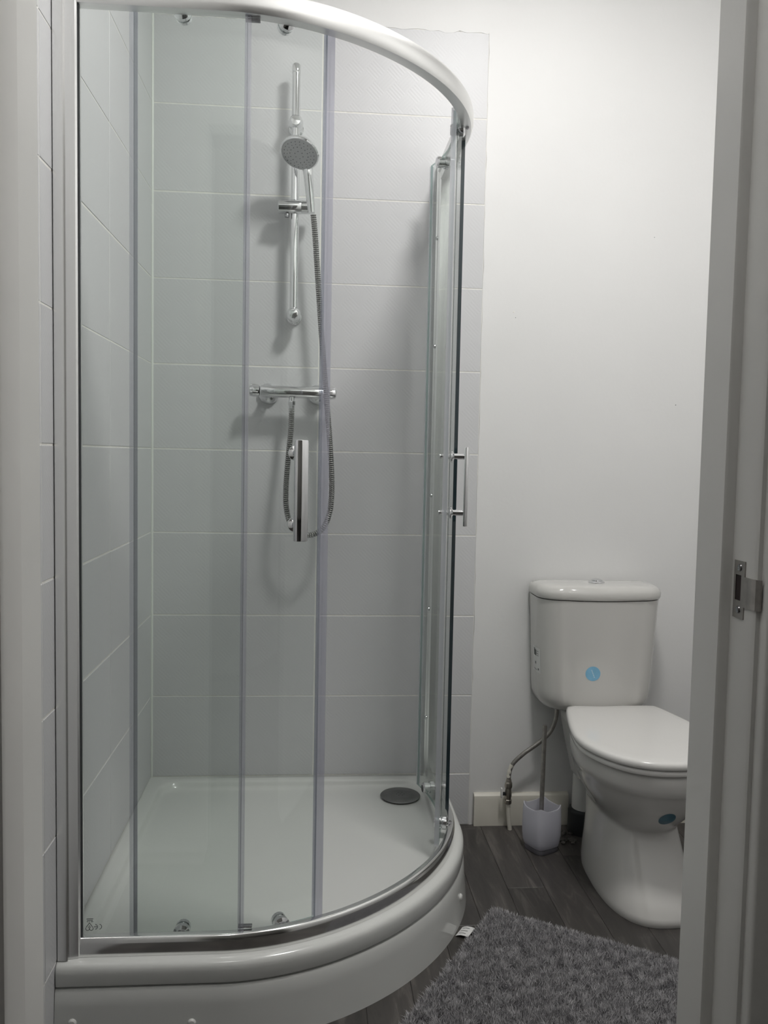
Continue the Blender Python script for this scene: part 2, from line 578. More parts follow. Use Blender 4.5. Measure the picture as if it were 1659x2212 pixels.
# strike plate on the right lining
xs = XO1 + 0.012
sp = MB()
y0, y1, z0, z1 = -1.7215, -1.7445, 0.999, 1.062
hy0, hy1, hz0, hz1 = -1.7255, -1.7375, 1.0185, 1.0465
def plate(m, ya, yb, za, zb):
    m.box(xs - 0.0013, xs + 0.0008, yb, ya, za, zb)
plate(sp, y0, hy0, z0, z1)
plate(sp, hy1, y1, z0, z1)
plate(sp, hy0, hy1, z0, hz0)
plate(sp, hy0, hy1, hz1, z1)
lip = [(xs - .0013, y1), (xs - .0018, y1 - .008), (xs - .0014, y1 - .015), (xs + .0004, y1 - .021), (xs + .0035, y1 - .0255)]
lz0, lz1 = 1.0125, 1.0455
sp.loft([[(x, y, lz0), (x, y, lz1), (x + .0016, y, lz1), (x + .0016, y, lz0)] for x, y in lip])
st = sp.build('strike_plate', STEEL, jr, smooth=False)
st['label'] = 'dull steel strike plate with curved lip'
MB().box(xs - 0.0004, xs + 0.0009, hy1, hy0, hz0, hz1).build('latch_hole', HOLE, st, smooth=False)
for zz in (1.0085, 1.0545):
    MB().lathe([(0.0, 0), (0.0042, 0), (0.0036, 0.0012), (0.0012, 0.0008), (0, 0.0006)], (xs - 0.0013, -1.734, zz), (-1, 0, 0), 16).build('screw', DARKM, st)

# ------------------------------------------------------------------ lamps
def fill_globe(pos, watt, label, group):  # added fill light out of view, brightens the door linings
    t = thing('hall_fill_lamp', label, 'lamp', (pos[0], pos[1], HC), group)
    MB().lathe([(0.0, 0), (0.05, 0), (0.048, -0.012), (0.02, -0.024), (0, -0.024)], (pos[0], pos[1], HC), (0, 0, 1)).build('ceiling_rose', PLAST, t)
    MB().tube([(pos[0], pos[1], HC - 0.02), (pos[0], pos[1], pos[2] + 0.12)], 0.004, 8).build('cord', PLAST, t)
    rr = 0.125
    area = 4 * math.pi * rr * rr
    e = emit('lamp_glow', (1.0, 0.982, 0.958), watt / (area * math.pi))
    prof = [(rr * math.sin(a), -rr * math.cos(a)) for a in srange(0.0, math.pi, 17)]
    MB().lathe(prof, pos, (0, 0, 1), 28).build('globe', e, t)
def flush_lamp(pos, watt, label):
    t = thing('ceiling_light', label, 'lamp', pos)
    rr = 0.14
    MB().lathe([(0, 0), (rr + .012, 0), (rr + .012, -.030), (rr + .004, -.034), (rr, -.032), (rr, -.006), (0, -.006)], pos, (0, 0, 1), 40).build('housing', PLAST, t)
    e = emit('lamp_glow', (1.0, 0.982, 0.958), watt / (math.pi * rr * rr * math.pi))
    MB().lathe([(0, -.010), (rr - .001, -.010), (rr - .001, -.031), (rr * .8, -.035), (rr * .4, -.038), (0, -.039)], pos, (0, 0, 1), 40).build('diffuser', e, t)
flush_lamp(LAMP_POS, LAMP_WATT, 'round flush ceiling light glowing above the bathroom floor')
fill_globe(HALL_POS, HALL_WATT, 'unseen dim globe lamp added in the hall as fill light', None)

# ------------------------------------------------------------------ shower tray
ZS = 0.118      # seam between tray and riser panel
def contour(df, dw, z, r=0.004, zf=None, n=90, m=7):
    """closed outline: inset dw from the walls, df from the front curve, rounded corners"""
    pts = []
    A = Vector((dw, -dw))                      # back-left
    # left-front corner
    ss = srange(0, STOT, n)
    path = [pt(s, -df) for s in ss]
    path = [p for p in path if p.x > dw + r + 1e-4 and p.y < -dw - r - 1e-4]
    L = []
    acc = [0]
    for a, b in zip(path[:-1], path[1:]):
        acc.append(acc[-1] + (b - a).length)
    xs_, ys_ = [p.x for p in path], [p.y for p in path]
    path = [Vector((np.interp(t, acc, xs_), np.interp(t, acc, ys_))) for t in srange(0, acc[-1], n)]
    yl, xr = Y0 + df, XR - df
    def arc(cx, cy, a0, a1):
        return [Vector((cx + r * math.cos(a0 + (a1 - a0) * i / (m - 1)), cy + r * math.sin(a0 + (a1 - a0) * i / (m - 1)))) for i in range(m)]
    out = arc(dw + r, -dw - r, math.pi / 2, math.pi)
    out += arc(dw + r, yl + r, math.pi, 1.5 * math.pi)
    out += path
    out += arc(xr - r, -dw - r, 0, math.pi / 2)
    return [(p.x, p.y, z) for p in out]
tray = thing('shower_tray', 'white quadrant shower tray with raised riser panel on the dark floor', 'shower tray', (0.45, -0.48, 0))
tb_ = MB()
rings = [contour(-0.020, 0.0005, ZS + .0005), contour(-0.0245, 0.0005, ZS + 0.003), contour(-0.0255, 0.0005, 0.124), contour(-0.0262, 0.0005, 0.146), contour(-0.0253, 0.0005, 0.1535),
         contour(-0.0228, 0.0005, 0.1592), contour(-0.018, 0.0005, 0.1630), contour(-0.011, 0.0005, 0.1652), contour(-0.003, 0.0005, 0.1664), contour(0.030, 0.018, 0.1665, 0.01),
         contour(0.036, 0.034, 0.1663, 0.045), contour(0.040, 0.0385, 0.1645, 0.052), contour(0.043, 0.0415, 0.160, 0.056), contour(0.046, 0.0445, 0.153, 0.058), contour(0.0495, 0.048, 0.1485, 0.06), contour(0.056, 0.055, 0.1462, 0.062), contour(0.072, 0.070, 0.1453, 0.065),
         contour(0.12, 0.11, 0.1448, 0.07), contour(0.20, 0.18, 0.1443, 0.06), contour(0.28, 0.25, 0.144, 0.05)]
tb_.loft(rings)
tb_.build('tray_body', TRAY, tray, angle=60)
rp = MB()
rings = [[(*pt(s, o), z) for s in srange(0.0, STOT, 110)] for o, z in ((0.036, 0.0), (0.033, 0.03), (0.029, 0.08), (0.0265, 0.110), (0.0235, 0.1155), (0.018, 0.1165), (0.0, 0.1165), (0.0, 0.0))]
rings = [[(max(p[0], 0.0006), min(p[1], -0.0006), p[2]) for p in r] for r in rings]
rp.loft(rings, closed=False, cap0=False, cap1=False)
riser = rp.build('riser_panel', TRAY, tray, angle=50)
for s, z in ((0.035, 0.052), (0.265, 0.045), (1.02, 0.060)):
    p, nn = pt(s, 0.0305), nrm(s)
    MB().lathe([(0, -0.004), (0.0085, -0.004), (0.0085, 0.002), (0.006, 0.005), (0, 0.006)], (p.x, p.y, z), (nn.x, nn.y, 0), 16).build('screw_cap', PLAST, riser)
dr = MB()
DC = (0.760, -0.128)
dr.lathe([(0, 0.1442), (0.052, 0.1442), (0.0585, 0.1485), (0.0600, 0.151), (0.0585, 0.1525), (0.03, 0.1545), (0, 0.155)], (*DC, 0), (0, 0, 1), 44)
dro = dr.build('drain_cover', DRAINM, tray, angle=50)
dro['label'] = 'round dark metal drain cover'
hm = MB()
for k in range(7):
    a = k * math.pi / 3
    r = 0.011 if k else 0
    hm.lathe([(0, 0), (0.0022, 0), (0.002, 0.0004), (0, 0.0004)], (DC[0] + r * math.cos(a), DC[1] + r * math.sin(a), 0.1547), (0, 0, 1), 8)
hm.build('drain_hole', NOZZ, dro)

# ------------------------------------------------------------------ shower enclosure
ZB0, ZB1, ZT0, ZT1 = 0.1668, 0.2045, 1.991, 2.037
enc = thing('shower_enclosure', 'curved glass quadrant shower enclosure with bright chrome rails', 'shower enclosure', (0.45, -0.48, ZR))
S0, S1 = 0.044, STOT - 0.044
# rails
b = MB()
prof = [(0.0016, ZB0), (0.0018, .180), (0.0014, .192), (0.0004, .1985), (-.0014, .2024), (-.0040, .2041), (-.0070, ZB1), (-.0165, ZB1), (-.0178, .2033), (-.0178, ZB0)]
sweep(b, srange(S0 - .003, S1 + .003, 140), prof)
b.build('bottom_rail', RAILM, enc, angle=40)
b = MB()
prof = [(-.002, ZT0), (.001, ZT0 + .004), (.0035, ZT0 + .014), (.0038, ZT0 + .026), (.002, ZT0 + .036), (-.003, ZT1 - .002), (-.006, ZT1), (-.034, ZT1), (-.036, ZT0 + .022), (-.030, ZT0 + .020), (-.028, ZT0 + .001), (-.018, ZT0)]
sweep(b, srange(S0 - .003, S1 + .003, 140), prof)
b.build('top_rail', TOPR, enc, angle=40)
# wall posts
OFG = 0.0005
def post(side):
    m = MB()
    if side == 'front':
        f = lambda a, o, z: (a, Y0 + o * -1 - 0.012 + 0.012, z)
    A = [(0.0006, -.034), (0.0006, .009), (.0022, .0122), (.018, .013), (.0215, .012), (.0215, .006), (.0235, .006), (.040, .004), (.043, 0.0), (.043, -.026), (.040, -.031), (.0235, -.032), (.0215, -.036)]
    rings = []
    for z in (ZB0, ZT1 + 0.006):
        if side == 'front':
            rings.append([(a, Y0 - o, z) for a, o in A])
        else:
            rings.append([(XR + o, -a, z) for a, o in A])
    m.loft(rings)
    return m.build('wall_post', SATIN, enc, angle=30)
pf_ = post('front')
pf_['label'] = 'satin silver wall post'
MB().box(0.0432, 0.0452, Y0 + .0065, Y0 + .0115, ZB1, ZT0).build('gasket', NOZZ, pf_, smooth=False)
pr = post('back')
for z in (0.36, 0.70, 1.05, 1.50, 1.82):
    MB().lathe([(0, 0), (0.0065, 0), (0.0065, 0.003), (0.004, 0.0055), (0, 0.006)], (XR - 0.032, -0.035, z), (-1, 0, 0), 14).build('screw_cap', CHROME, pr)

GT = 0.006
def curve_glass(ss, o, z0, z1, fn=pt):
    """glass sheet with darker polished edges (slot 1)"""
    m = MB()
    n = len(ss)
    A = [fn(s, o - GT / 2) for s in ss]
    B = [fn(s, o + GT / 2) for s in ss]
    v = [(*p, z) for z in (z0, z1) for p in A] + [(*p, z) for z in (z0, z1) for p in B]
    a0, a1, b0, b1 = 0, n, 2 * n, 3 * n
    faces, edges = [], []
    for i in range(n - 1):
        faces += [(a0 + i, a0 + i + 1, a1 + i + 1, a1 + i), (b0 + i, b1 + i, b1 + i + 1, b0 + i + 1)]
        edges += [(a0 + i, b0 + i, b0 + i + 1, a0 + i + 1), (a1 + i, a1 + i + 1, b1 + i + 1, b1 + i)]
    edges += [(a0, a1, b1, b0), (a0 + n - 1, b0 + n - 1, b1 + n - 1, a1 + n - 1)]
    m.v = v
    m.f = faces + edges
    m.m = [0] * len(faces) + [1] * len(edges)
    return m
def strip(ss, prof_o, z0, z1, fn=pt):
    """vertical strip: plan loop swept in z; prof_o = [(s, offset)]"""
    m = MB()
    m.loft([[(*fn(s, o), z) for s, o in prof_o] for z in (z0, z1)])
    return m
OF, OD = -0.014, -0.050
FL = 0.356
gl = curve_glass(srange(0.030, FL, 30), OF, ZB1 - .012, ZT0 + .012).build('fixed_panel', [GLASS, EDGE], enc, angle=25)
gl['label'] = 'clear glass fixed panel with printed mark'
strip(0, [(FL - .002, OF - .0045), (FL + .004, OF - .0045), (FL + .006, OF - .014), (FL + .0075, OF - .014), (FL + .007, OF), (FL + .006, OF + .0045), (FL - .006, OF + .0045), (FL - .006, OF + .0032), (FL, OF + .0032), (FL, OF - .0032), (FL - .002, OF - .0032)], ZB1, ZT0).build('edge_seal', SEALL, gl, angle=25)
FR = STOT - 0.356
gr = curve_glass(srange(FR, STOT - .030, 30), OF, ZB1 - .012, ZT0 + .012).build('fixed_panel', [GLASS, EDGE], enc, angle=25)
strip(0, [(FR - .004, OF - .0045), (FR + .002, OF - .0045), (FR + .002, OF - .0035), (FR - .001, OF - .0035), (FR - .001, OF + .0035), (FR + .002, OF + .0035), (FR + .002, OF + .0045), (FR - .004, OF + .0045)], ZB1, ZT0).build('edge_seal', EDGE, gr, angle=25)
# printed mark on the left panel, read from the inside
def ribbon(m, pts, wd, o=OF + GT / 2 + .0003):
    for (a, b_) in zip(pts[:-1], pts[1:]):
        d = (Vector(b_) - Vector(a))
        if d.length < 1e-6:
            continue
        nn = Vector((-d.y, d.x)).normalized() * wd / 2
        q = [Vector(a) + nn, Vector(b_) + nn, Vector(b_) - nn, Vector(a) - nn]
        m.add([(p.x - .0135, Y0 - o, p.y) for p in q], [(0, 1, 2, 3)])
mk = MB()
arc = lambda cx, cz, r, a0, a1, n=12: [(cx + r * math.cos(math.radians(a0 + (a1 - a0) * i / n)), cz + r * math.sin(math.radians(a0 + (a1 - a0) * i / n))) for i in range(n + 1)]
mz = 0.222
ribbon(mk, arc(0.0815, mz, .0052, -80, 80), .0012)
ribbon(mk, [(0.0795, mz), (0.0865, mz)], .0012)
ribbon(mk, arc(0.0895, mz, .0052, -80, 80), .0012)
ribbon(mk, arc(0.0675, mz - .0035, .0037, 150, 400), .0012)
ribbon(mk, arc(0.0745, mz - .0035, .0037, 140, 390), .0012)
ribbon(mk, [(0.0645, mz - .001), (0.071, mz + .0085), (0.0775, mz - .001)], .0012)
ribbon(mk, [(0.0685, mz - .002), (0.071, mz + .003), (0.0735, mz - .002)], .0008)
for k, (a, b_) in enumerate(((.0655, .0785), (.0665, .0775), (.066, .0685), (.0695, .0720), (.0735, .0785))):
    zz = mz + (.0165, .0135, .0108, .0108, .0108)[k]
    ribbon(mk, [(a, zz), (b_, zz)], .0013)
mk.build('printed_mark', INK, gl, smooth=False)

ZD0, ZD1 = 0.184, 2.000
def roller(parent, p, nn, z, tall=False):
    m = MB()
    m.lathe([(0, -0.017), (0.012, -0.017), (0.0155, -0.013), (0.0155, -0.004), (0.0135, -0.0035), (0.0135, 0.004), (0.017, 0.005), (0.0175, 0.016), (0.012, 0.020), (0.011, 0.0205), (0, 0.021)], (p.x, p.y, z), (nn.x, nn.y, 0), 22)
    o = m.build('roller', CHROME, parent)
    q = p + nn * 0.026
    t = Vector((-nn.y, nn.x))
    MB().lathe([(0, -0.004), (0.009, -0.004), (0.011, 0), (0.009, 0.004), (0, 0.004)], (q.x, q.y, z + (0.012 if z > 1 else -0.004)), (nn.x, nn.y, 0), 16).build('wheel', DARKM, o)
    return o
def handle(parent, p, nn, z0, z1, zs):
    """D-shaped pull bar on two posts, bolt knobs on the inside"""
    t = Vector((-nn.y, nn.x))
    at = lambda a, d: p + t * a + nn * d
    m = MB()
    HD = 0.044
    sec = [(0.0148 * math.cos(a), HD + 0.0085 * math.sin(a)) for a in srange(0, math.pi, 13)] + [(-0.0150, HD - .002), (-0.0135, HD - .0045), (0.0135, HD - .0045), (0.0150, HD - .002)]
    def ring(z, k):
        return [(*at(a * k, HD + (d - HD) * k), z) for a, d in sec]
    m.loft([ring(z0, .93), ring(z0 + .0012, 1), ring(z1 - .0012, 1), ring(z1, .93)])
    h = m.build('handle', CHROME, parent, angle=40)
    h['label'] = 'chrome D-section pull handle'
    for z in zs:
        MB().lathe([(0, 0.0035), (0.0125, 0.0035), (0.0155, 0.006), (0.0150, 0.0085), (0.0105, 0.011), (0.0080, 0.013), (0.0075, 0.041), (0, 0.041)], (p.x, p.y, z), (nn.x, nn.y, 0), 24).build('handle_post', CHROME, h)
        MB().lathe([(0, -0.0035), (0.0115, -0.0035), (0.0115, -0.006), (0.0075, -0.010), (0.0055, -0.020), (0.0062, -0.024), (0, -0.0245)], (p.x, p.y, z), (nn.x, nn.y, 0), 20).build('bolt_knob', CHROME, h)
    return h
# left sliding door
DL0, DL1 = 0.136, 0.535
dl = curve_glass(srange(DL0, DL1, 36), OD, ZD0, ZD1 + .008).build('sliding_door', [GLASS, EDGE2], enc, angle=25)
dl['label'] = 'sliding glass door pushed half open to the left'
def mag_seal(parent, s, o, sg, fn=pt, z0=ZD0, z1=ZD1 - .002, wd=0.0185, mat_=SEAL):
    P = [(-.005, .0045), (.004, .0045), (.006, .0075), (.009, .0080), (.0105, .0055), (.013, .0060), (wd - .002, .0060), (wd, .004), (wd, -.004), (wd - .002, -.006), (.013, -.006), (.0105, -.0045), (.004, -.0045), (-.005, -.0045), (-.005, -.0034), (.0, -.0034), (.0, .0034), (-.005, .0034)]
    return strip(0, [(s + sg * a, o + d) for a, d in P], z0, z1, fn).build('door_seal', mat_, parent, angle=25)
mag_seal(dl, DL1, OD, 1, z1=ZD1 + .008)
strip(0, [(DL0 + .006, OD - .0045), (DL0 - .002, OD - .0045), (DL0 - .004, OD + .003), (DL0 - .006, OD + .013), (DL0 - .004, OD + .0135), (DL0 - .001, OD + .0045), (DL0 + .008, OD + .0045), (DL0 + .008, OD + .0034), (DL0, OD + .0034), (DL0, OD - .0034), (DL0 + .006, OD - .0034)], ZD0, ZD1 + .008).build('door_seal', SEALL, dl, angle=25)
for s, z in ((0.228, 2.004), (0.440, 2.004), (0.234, 0.190), (0.449, 0.190)):
    roller(dl, pt(s, OD), nrm(s), z)
handle(dl, pt(0.4705, OD), nrm(0.4705), 0.995, 1.196, (1.170, 1.0255))
# small stop blocks on the fixed panel edge
for z in (ZT0 - .006, ZB1 + .001):
    p = pt(FL + .010, OD + .028)
    MB().box(p.x - .014, p.x + .014, p.y - .006, p.y + .006, z + .001, z + .0045, 0.001).build('door_stop', DARKM, gl)

# right sliding door: a stiff curved sheet slid back behind its fixed panel
def arcfn(s, o=0.0):
    """s from 0 (leading edge) to 0.40 (trailing edge) along an arc of 30 mm rise"""
    c, h = 0.40, 0.030
    rad = (c * c / 4 + h * h) / (2 * h)
    a = (s - c / 2) / rad
    cx = 0.8135 + h - rad
    return Vector((cx + (rad + o) * math.cos(a), -0.330 + (rad + o) * math.sin(a)))
def arcn(s):
    return (arcfn(s, 0.01) - arcfn(s, 0)).normalized()
dr_ = curve_glass(srange(0.0, 0.405, 30), 0, ZD0, ZD1, arcfn).build('sliding_door', [GLASS, EDGE2], enc, angle=25)
dr_['label'] = 'sliding glass door slid fully open beside the back wall'
strip(0, [(.004, -.0045), (-.003, -.0045), (-.010, -.006), (-.0125, -.006), (-.0125, .006), (-.010, .006), (-.003, .0045), (.004, .0045), (.004, .0034), (-.001, .0034), (-.001, -.0034), (.004, -.0034)], ZD0, ZD1 + .002, arcfn).build('door_seal', PALES, dr_, angle=25)
strip(0, [(0.403, .0038), (0.4085, .0038), (0.4095, .009), (0.4105, .009), (0.410, -.0038), (0.403, -.0038), (0.403, -.0032), (0.4055, -.0032), (0.4055, .0032), (0.403, .0032)], ZD0, ZD1 - .002, arcfn).build('door_seal', PALES, dr_, angle=25)
for s, z in ((0.085, 1.985), (0.325, 1.985), (0.085, 0.205), (0.325, 0.205)):
    roller(dr_, arcfn(s), arcn(s), z)
handle(dr_, arcfn(0.098), arcn(0.098), 0.990, 1.194, (1.170, 1.0245))

# ------------------------------------------------------------------ shower rail, mixer, hand shower, hose
BX, BY = 0.4215, -0.058
rail = thing('shower_riser_rail', 'chrome vertical slide rail on the grey tiled wall', 'shower rail', (BX, 0, 1.56))
MB().tube([(BX, BY, 1.565), (BX, BY, 2.268)], 0.0122, 24).build('rail_tube', CHROME, rail)
MB().lathe([(0, 2.266), (.0125, 2.266), (.0128, 2.268), (.0128, 2.288), (.0105, 2.292), (0, 2.2925)], (BX, BY, 0), (0, 0, 1), 24).build('end_cap', CHROME, rail)
for z in (2.128, 1.578):
    m = MB()
    m.lathe([(0, -0.0005), (.022, -0.0005), (.022, .006), (.016, .011), (.0125, .02), (.0125, .04), (0, .04)], (BX, 0, z), (0, -1, 0), 24)
    m.lathe([(0, .034), (.017, .036), (.0205, .044), (.0215, .056), (.0195, .068), (.013, .077), (0, .0795)], (BX, 0, z), (0, -1, 0), 24)
    m.build('wall_bracket', CHROME, rail)
hz = 1.886
m = MB()
m.lathe([(0, -.048), (.0185, -.048), (.020, -.046), (.0205, -.02), (.0205, .018), (.0200, .019), (.0185, .0192), (.0185, .020), (.0195, .021), (.0195, .056), (.018, .058), (0, .058)], (BX, BY - .008, hz), (1, 0, .012), 26)
sl = m.build('slider_holder', CHROME, rail)
sl['label'] = 'chrome sliding shower head holder'
MB().lathe([(0, 0), (.0055, 0), (.007, .003), (.0068, .012), (0, .0125)], (BX - .022, BY - .008, hz - .0185), (0, 0, -1), 14).build('lock_knob', DARKM, sl)

# hand shower resting in the holder
HB = Vector((0.470, -0.080, 1.868))
HH = Vector((0.4355, -0.142, 2.014))
nf = Vector((-0.20, -0.50, -0.84)).normalized()
hs = thing('hand_shower', 'chrome hand shower head with grey round spray face in its holder', 'shower head', HB)
tdir = (HB - HH)
tdir = (tdir - nf * tdir.dot(nf)).normalized()
neck = HH + tdir * 0.050 - nf * 0.013
hp = spline([HB, HB.lerp(neck, .35), HB.lerp(neck, .75), neck, HH + tdir * .022 - nf * 0.017], 8)
nn_ = len(hp)
MB().tube(hp, [0.0105 + 0.0050 * min(1, i / nn_ * 1.4) + (0.004 * (i - nn_ * .75) / (nn_ * .25) if i > nn_ * .75 else 0) for i in range(nn_)], 18).build('handle', CHROME, hs)
MB().lathe([(0, -.028), (.020, -.027), (.038, -.022), (.050, -.012), (.0555, -.003), (.0560, .003), (.0535, .006), (.051, .006), (.050, .004), (0, .004)], HH, nf, 40).build('head_shell', CHROME, hs)
fc = MB().lathe([(0, .003), (.0505, .003), (.050, .0065), (.030, .0085), (0, .009)], HH, nf, 40).build('spray_face', GREYF, hs)
e1 = nf.orthogonal().normalized()
e2 = nf.cross(e1)
nz = MB()
for r, cnt in ((.043, 22), (.034, 18), (.026, 14), (.012, 6)):
    for k in range(cnt):
        a = 2 * math.pi * k / cnt + r * 50
        c = HH + (e1 * math.cos(a) + e2 * math.sin(a)) * r + nf * (.0086 if r < .03 else .0072)
        nz.lathe([(0, 0), (.0016, 0), (.0013, .0012), (0, .0014)], c, nf, 6)
nzo = nz.build('nozzles', NOZZ, fc)
tdir = (HB - HH)
tdir = (tdir - nf * tdir.dot(nf)).normalized()
side = nf.cross(tdir)
c = HH + tdir * .054 - side * .012
MB().tube([c, c + tdir * .009], .0035, 8).build('mode_lever', CHROME, hs)

# thermostatic bar mixer
MY, MZ = -0.066, 1.350
mx = thing('shower_mixer', 'chrome horizontal bar mixer valve on the tiled wall', 'shower mixer', (0.42, 0, MZ - .03))
ax = Vector((1, 0, -.012)).normalized()
MB().lathe([(0, -.094), (.0165, -.094), (.0172, -.092), (.0172, .092), (.0165, .094), (0, .094)], (0.4225, MY, MZ), ax, 30).build('valve_body', CHROME, mx)
def knob(c, d, name, label):
    prof = [(0, 0), (.0135, 0), (.0165, .002), (.0172, .007), (.0165, .022), (.0150, .029), (.011, .0315), (0, .032)]
    a = Vector(d).normalized()
    k = MB().lathe(prof, c, a, 30).build(name, CHROME, mx)
    u1 = a.orthogonal().normalized()
    u2 = a.cross(u1)
    for q in range(3):
        an = 2 * math.pi * q / 3 + 0.5
        w_ = (u1 * math.cos(an) + u2 * math.sin(an))
        MB().tube([Vector(c) + w_ * .0165 + a * .006, Vector(c) + w_ * .0178 + a * .016, Vector(c) + w_ * .0165 + a * .028], [.0025, .0042, .003], 8).build('grip', CHROME, k)
    return k
knob(Vector((0.4225, MY, MZ)) - ax * .0965, -ax, 'temperature_knob', '')
knob(Vector((0.4225, MY, MZ)) + ax * .0965, ax, 'flow_knob', '')
for x in (0.3475, 0.4975):
    MB().lathe([(0, -0.0005), (.0315, -0.0005), (.0315, .004), (.028, .012), (.018, .020), (.0145, .024), (.0145, .055), (0, .055)], (x, 0, MZ - .002), (0, -1, 0), 32).build('wall_flange', CHROME, mx)
MB().lathe([(0, -.014), (.0085, -.014), (.0085, -.026), (0, -.026)], (0.4195, MY, MZ), (0, 0, 1), 20).build('outlet', CHROME, mx)

hose = thing('shower_hose', 'ribbed metal shower hose looping below the mixer valve', 'shower hose', (0.455, -0.09, 0.925))
hpts = [(0.4195, MY, 1.302), (0.4188, MY - .006, 1.245), (0.412, -.082, 1.16), (0.4065, -.092, 1.07), (0.409, -.098, 1.005), (0.424, -.100, 0.957), (0.452, -.102, 0.933), (0.487, -.104, 0.932), (0.518, -.102, 0.953), (0.536, -.098, 1.000), (0.541, -.092, 1.065), (0.537, -.086, 1.16), (0.522, -.080, 1.33), (0.507, -.077, 1.49), (0.493, -.077, 1.66), (0.482, -.079, 1.80), (0.4755, -.0815, 1.862)]
hc = resample(spline(hpts, 24), 0.0015)
hm_ = MB().tube(hc, [(0.0078, 0.0089, 0.0089, 0.0078)[i % 4] if i % 4 else 0.0070 for i in range(len(hc))], 12)
hm_.m = [1 if (q // 12) % 4 in (0, 3) else 0 for q in range(len(hm_.f))]
hm_.build('hose_tube', [HOSEM, HOSE_SHADE], hose, angle=25)
hx = MB()
hx.lathe([(0, -.0265), (.0105, -.0265), (.0112, -.028), (.0112, -.038), (.0095, -.040), (.0088, -.060), (.0075, -.062), (0, -.062)], (0.4195, MY, MZ), (0, 0, 1), 6)
hx.build('hose_nut', CHROME, hose, smooth=False)

# ------------------------------------------------------------------ toilet
PX, CX = 1.393, 1.3575
toilet = thing('toilet', 'white close coupled toilet with closed lid beside the shower', 'toilet', (PX, -0.35, 0))
def outline(xc, hw, yb, yf, z, bw=1.0, nf_=2.15, nb=3.6, split=0.52, n=56):
    """D-shaped plan: straight narrow back, elliptical nose"""
    ym = yb + (yf - yb) * split
    out = []
    for i in range(n):
        a = 2 * math.pi * i / n
        c, s = math.cos(a), math.sin(a)
        e = nf_ if s < 0 else nb
        x = math.copysign(abs(c) ** (2 / e), c)
        y = math.copysign(abs(s) ** (2 / e), s)
        if s < 0:
            out.append((xc + x * hw, ym + (-y) * (yf - ym), z))
        else:
            k = 1 - (1 - bw) * y ** 1.4
            out.append((xc + x * hw * k, ym + y * (yb - ym), z))
    return out
def table_outline(tab, xc, z, d=0.0, n=64):
    """plan from (y, half width) pairs back to front, inset by d, evenly resampled"""
    left = spline([(-h, y, 0) for y, h in tab], 10)
    loop = [Vector((-p.x, p.y)) for p in reversed(left)] + [Vector((p.x, p.y)) for p in left]
    loop = [p for i, p in enumerate(loop) if (p - loop[i - 1]).length > 1e-5]
    m = len(loop)
    ins = []
    for i in range(m):
        t = (loop[(i + 1) % m] - loop[i - 1]).normalized()
        ins.append(loop[i] + Vector((t.y, -t.x)) * -d if True else loop[i])
    acc = [0.0]
    for i in range(m):
        acc.append(acc[-1] + (ins[(i + 1) % m] - ins[i]).length)
    xs_ = [p.x for p in ins] + [ins[0].x]
    ys_ = [p.y for p in ins] + [ins[0].y]
    return [(xc + float(np.interp(acc[-1] * k / n, acc, xs_)), float(np.interp(acc[-1] * k / n, acc, ys_)), z) for k in range(n)]
LIDT = [(-.1400, 0.0), (-.1400, .06), (-.1405, .118), (-.144, .1335), (-.155, .1410), (-.20, .1545), (-.29, .1755), (-.36, .1880), (-.42, .1935), (-.48, .1870), (-.54, .1640), (-.59, .1290), (-.620, .0890), (-.636, .0450), (-.640, 0.0)]
pan = MB()
secs = [  # z, hw, yb, yf, bw, squareness of the nose
    (0.000, .1245, -.150, -.620, .86, 2.7), (0.010, .1255, -.150, -.624, .86, 2.7), (0.022, .1245, -.150, -.620, .86, 2.7), (0.050, .1205, -.150, -.596, .86, 2.7), (0.090, .1130, -.150, -.563, .86, 2.8), (0.135, .1060, -.148, -.530, .88, 2.9),
    (0.170, .1020, -.145, -.508, .90, 2.9), (0.188, .1005, -.142, -.500, .9, 2.8), (0.196, .1015, -.140, -.504, .9, 2.5), (0.208, .106, -.138, -.520, .9, 2.3), (0.228, .118, -.136, -.544, .9, 2.2), (0.255, .136, -.135, -.571, .88, 2.15), (0.285, .1530, -.132, -.594, .86, 2.15), (0.312, .1650, -.130, -.609, .82, 2.15), (0.330, .1715, -.128, -.617, .80, 2.15),
    (0.335, .1765, -.128, -.622, .79, 2.15), (0.352, .1805, -.128, -.626, .78, 2.15), (0.378, .1815, -.128, -.627, .78, 2.15), (0.387, .178, -.130, -.623, .78, 2.15), (0.390, .166, -.135, -.61, .78, 2.15)]
pan.loft([outline(PX, hw, yb, yf, z, bw, nf_) for z, hw, yb, yf, bw, nf_ in secs])
pan_o = pan.build('pan', CERAM, toilet, angle=60)
# rear deck that carries the cistern
dk = MB()
dk.loft([outline(PX - .006, hw, -.022, yf, z, 1.0, 4, 5, .5) for z, hw, yf in ((.20, .085, -.17), (.30, .11, -.19), (.37, .125, -.20), (.398, .128, -.20), (.402, .124, -.195))])
dk.build('rear_deck', CERAM, toilet, angle=60)
st_ = MB()
T_ = lambda z, d: table_outline(LIDT, PX, z, d)
st_.loft([T_(.3915, .009), T_(.394, .0055), T_(.402, .0055), T_(.4055, .0075), T_(.4065, .012)])
st_.build('seat', SEATW, toilet, angle=60)
ld = MB()
def shrink(ring, k, z):
    cy = -.39
    return [(PX + (x - PX) * k, cy + (y - cy) * k, z) for x, y, _ in ring]
T0 = T_(.4280, .0055)
ld.loft([T_(.4085, .006), T_(.4105, .002), T_(.4145, 0.0), T_(.4205, 0.0), T_(.4250, .0018), T0, shrink(T0, .96, .4295), shrink(T0, .85, .4304), shrink(T0, .5, .4312)])
lid_o = ld.build('seat_lid', SEATW, toilet, angle=60)
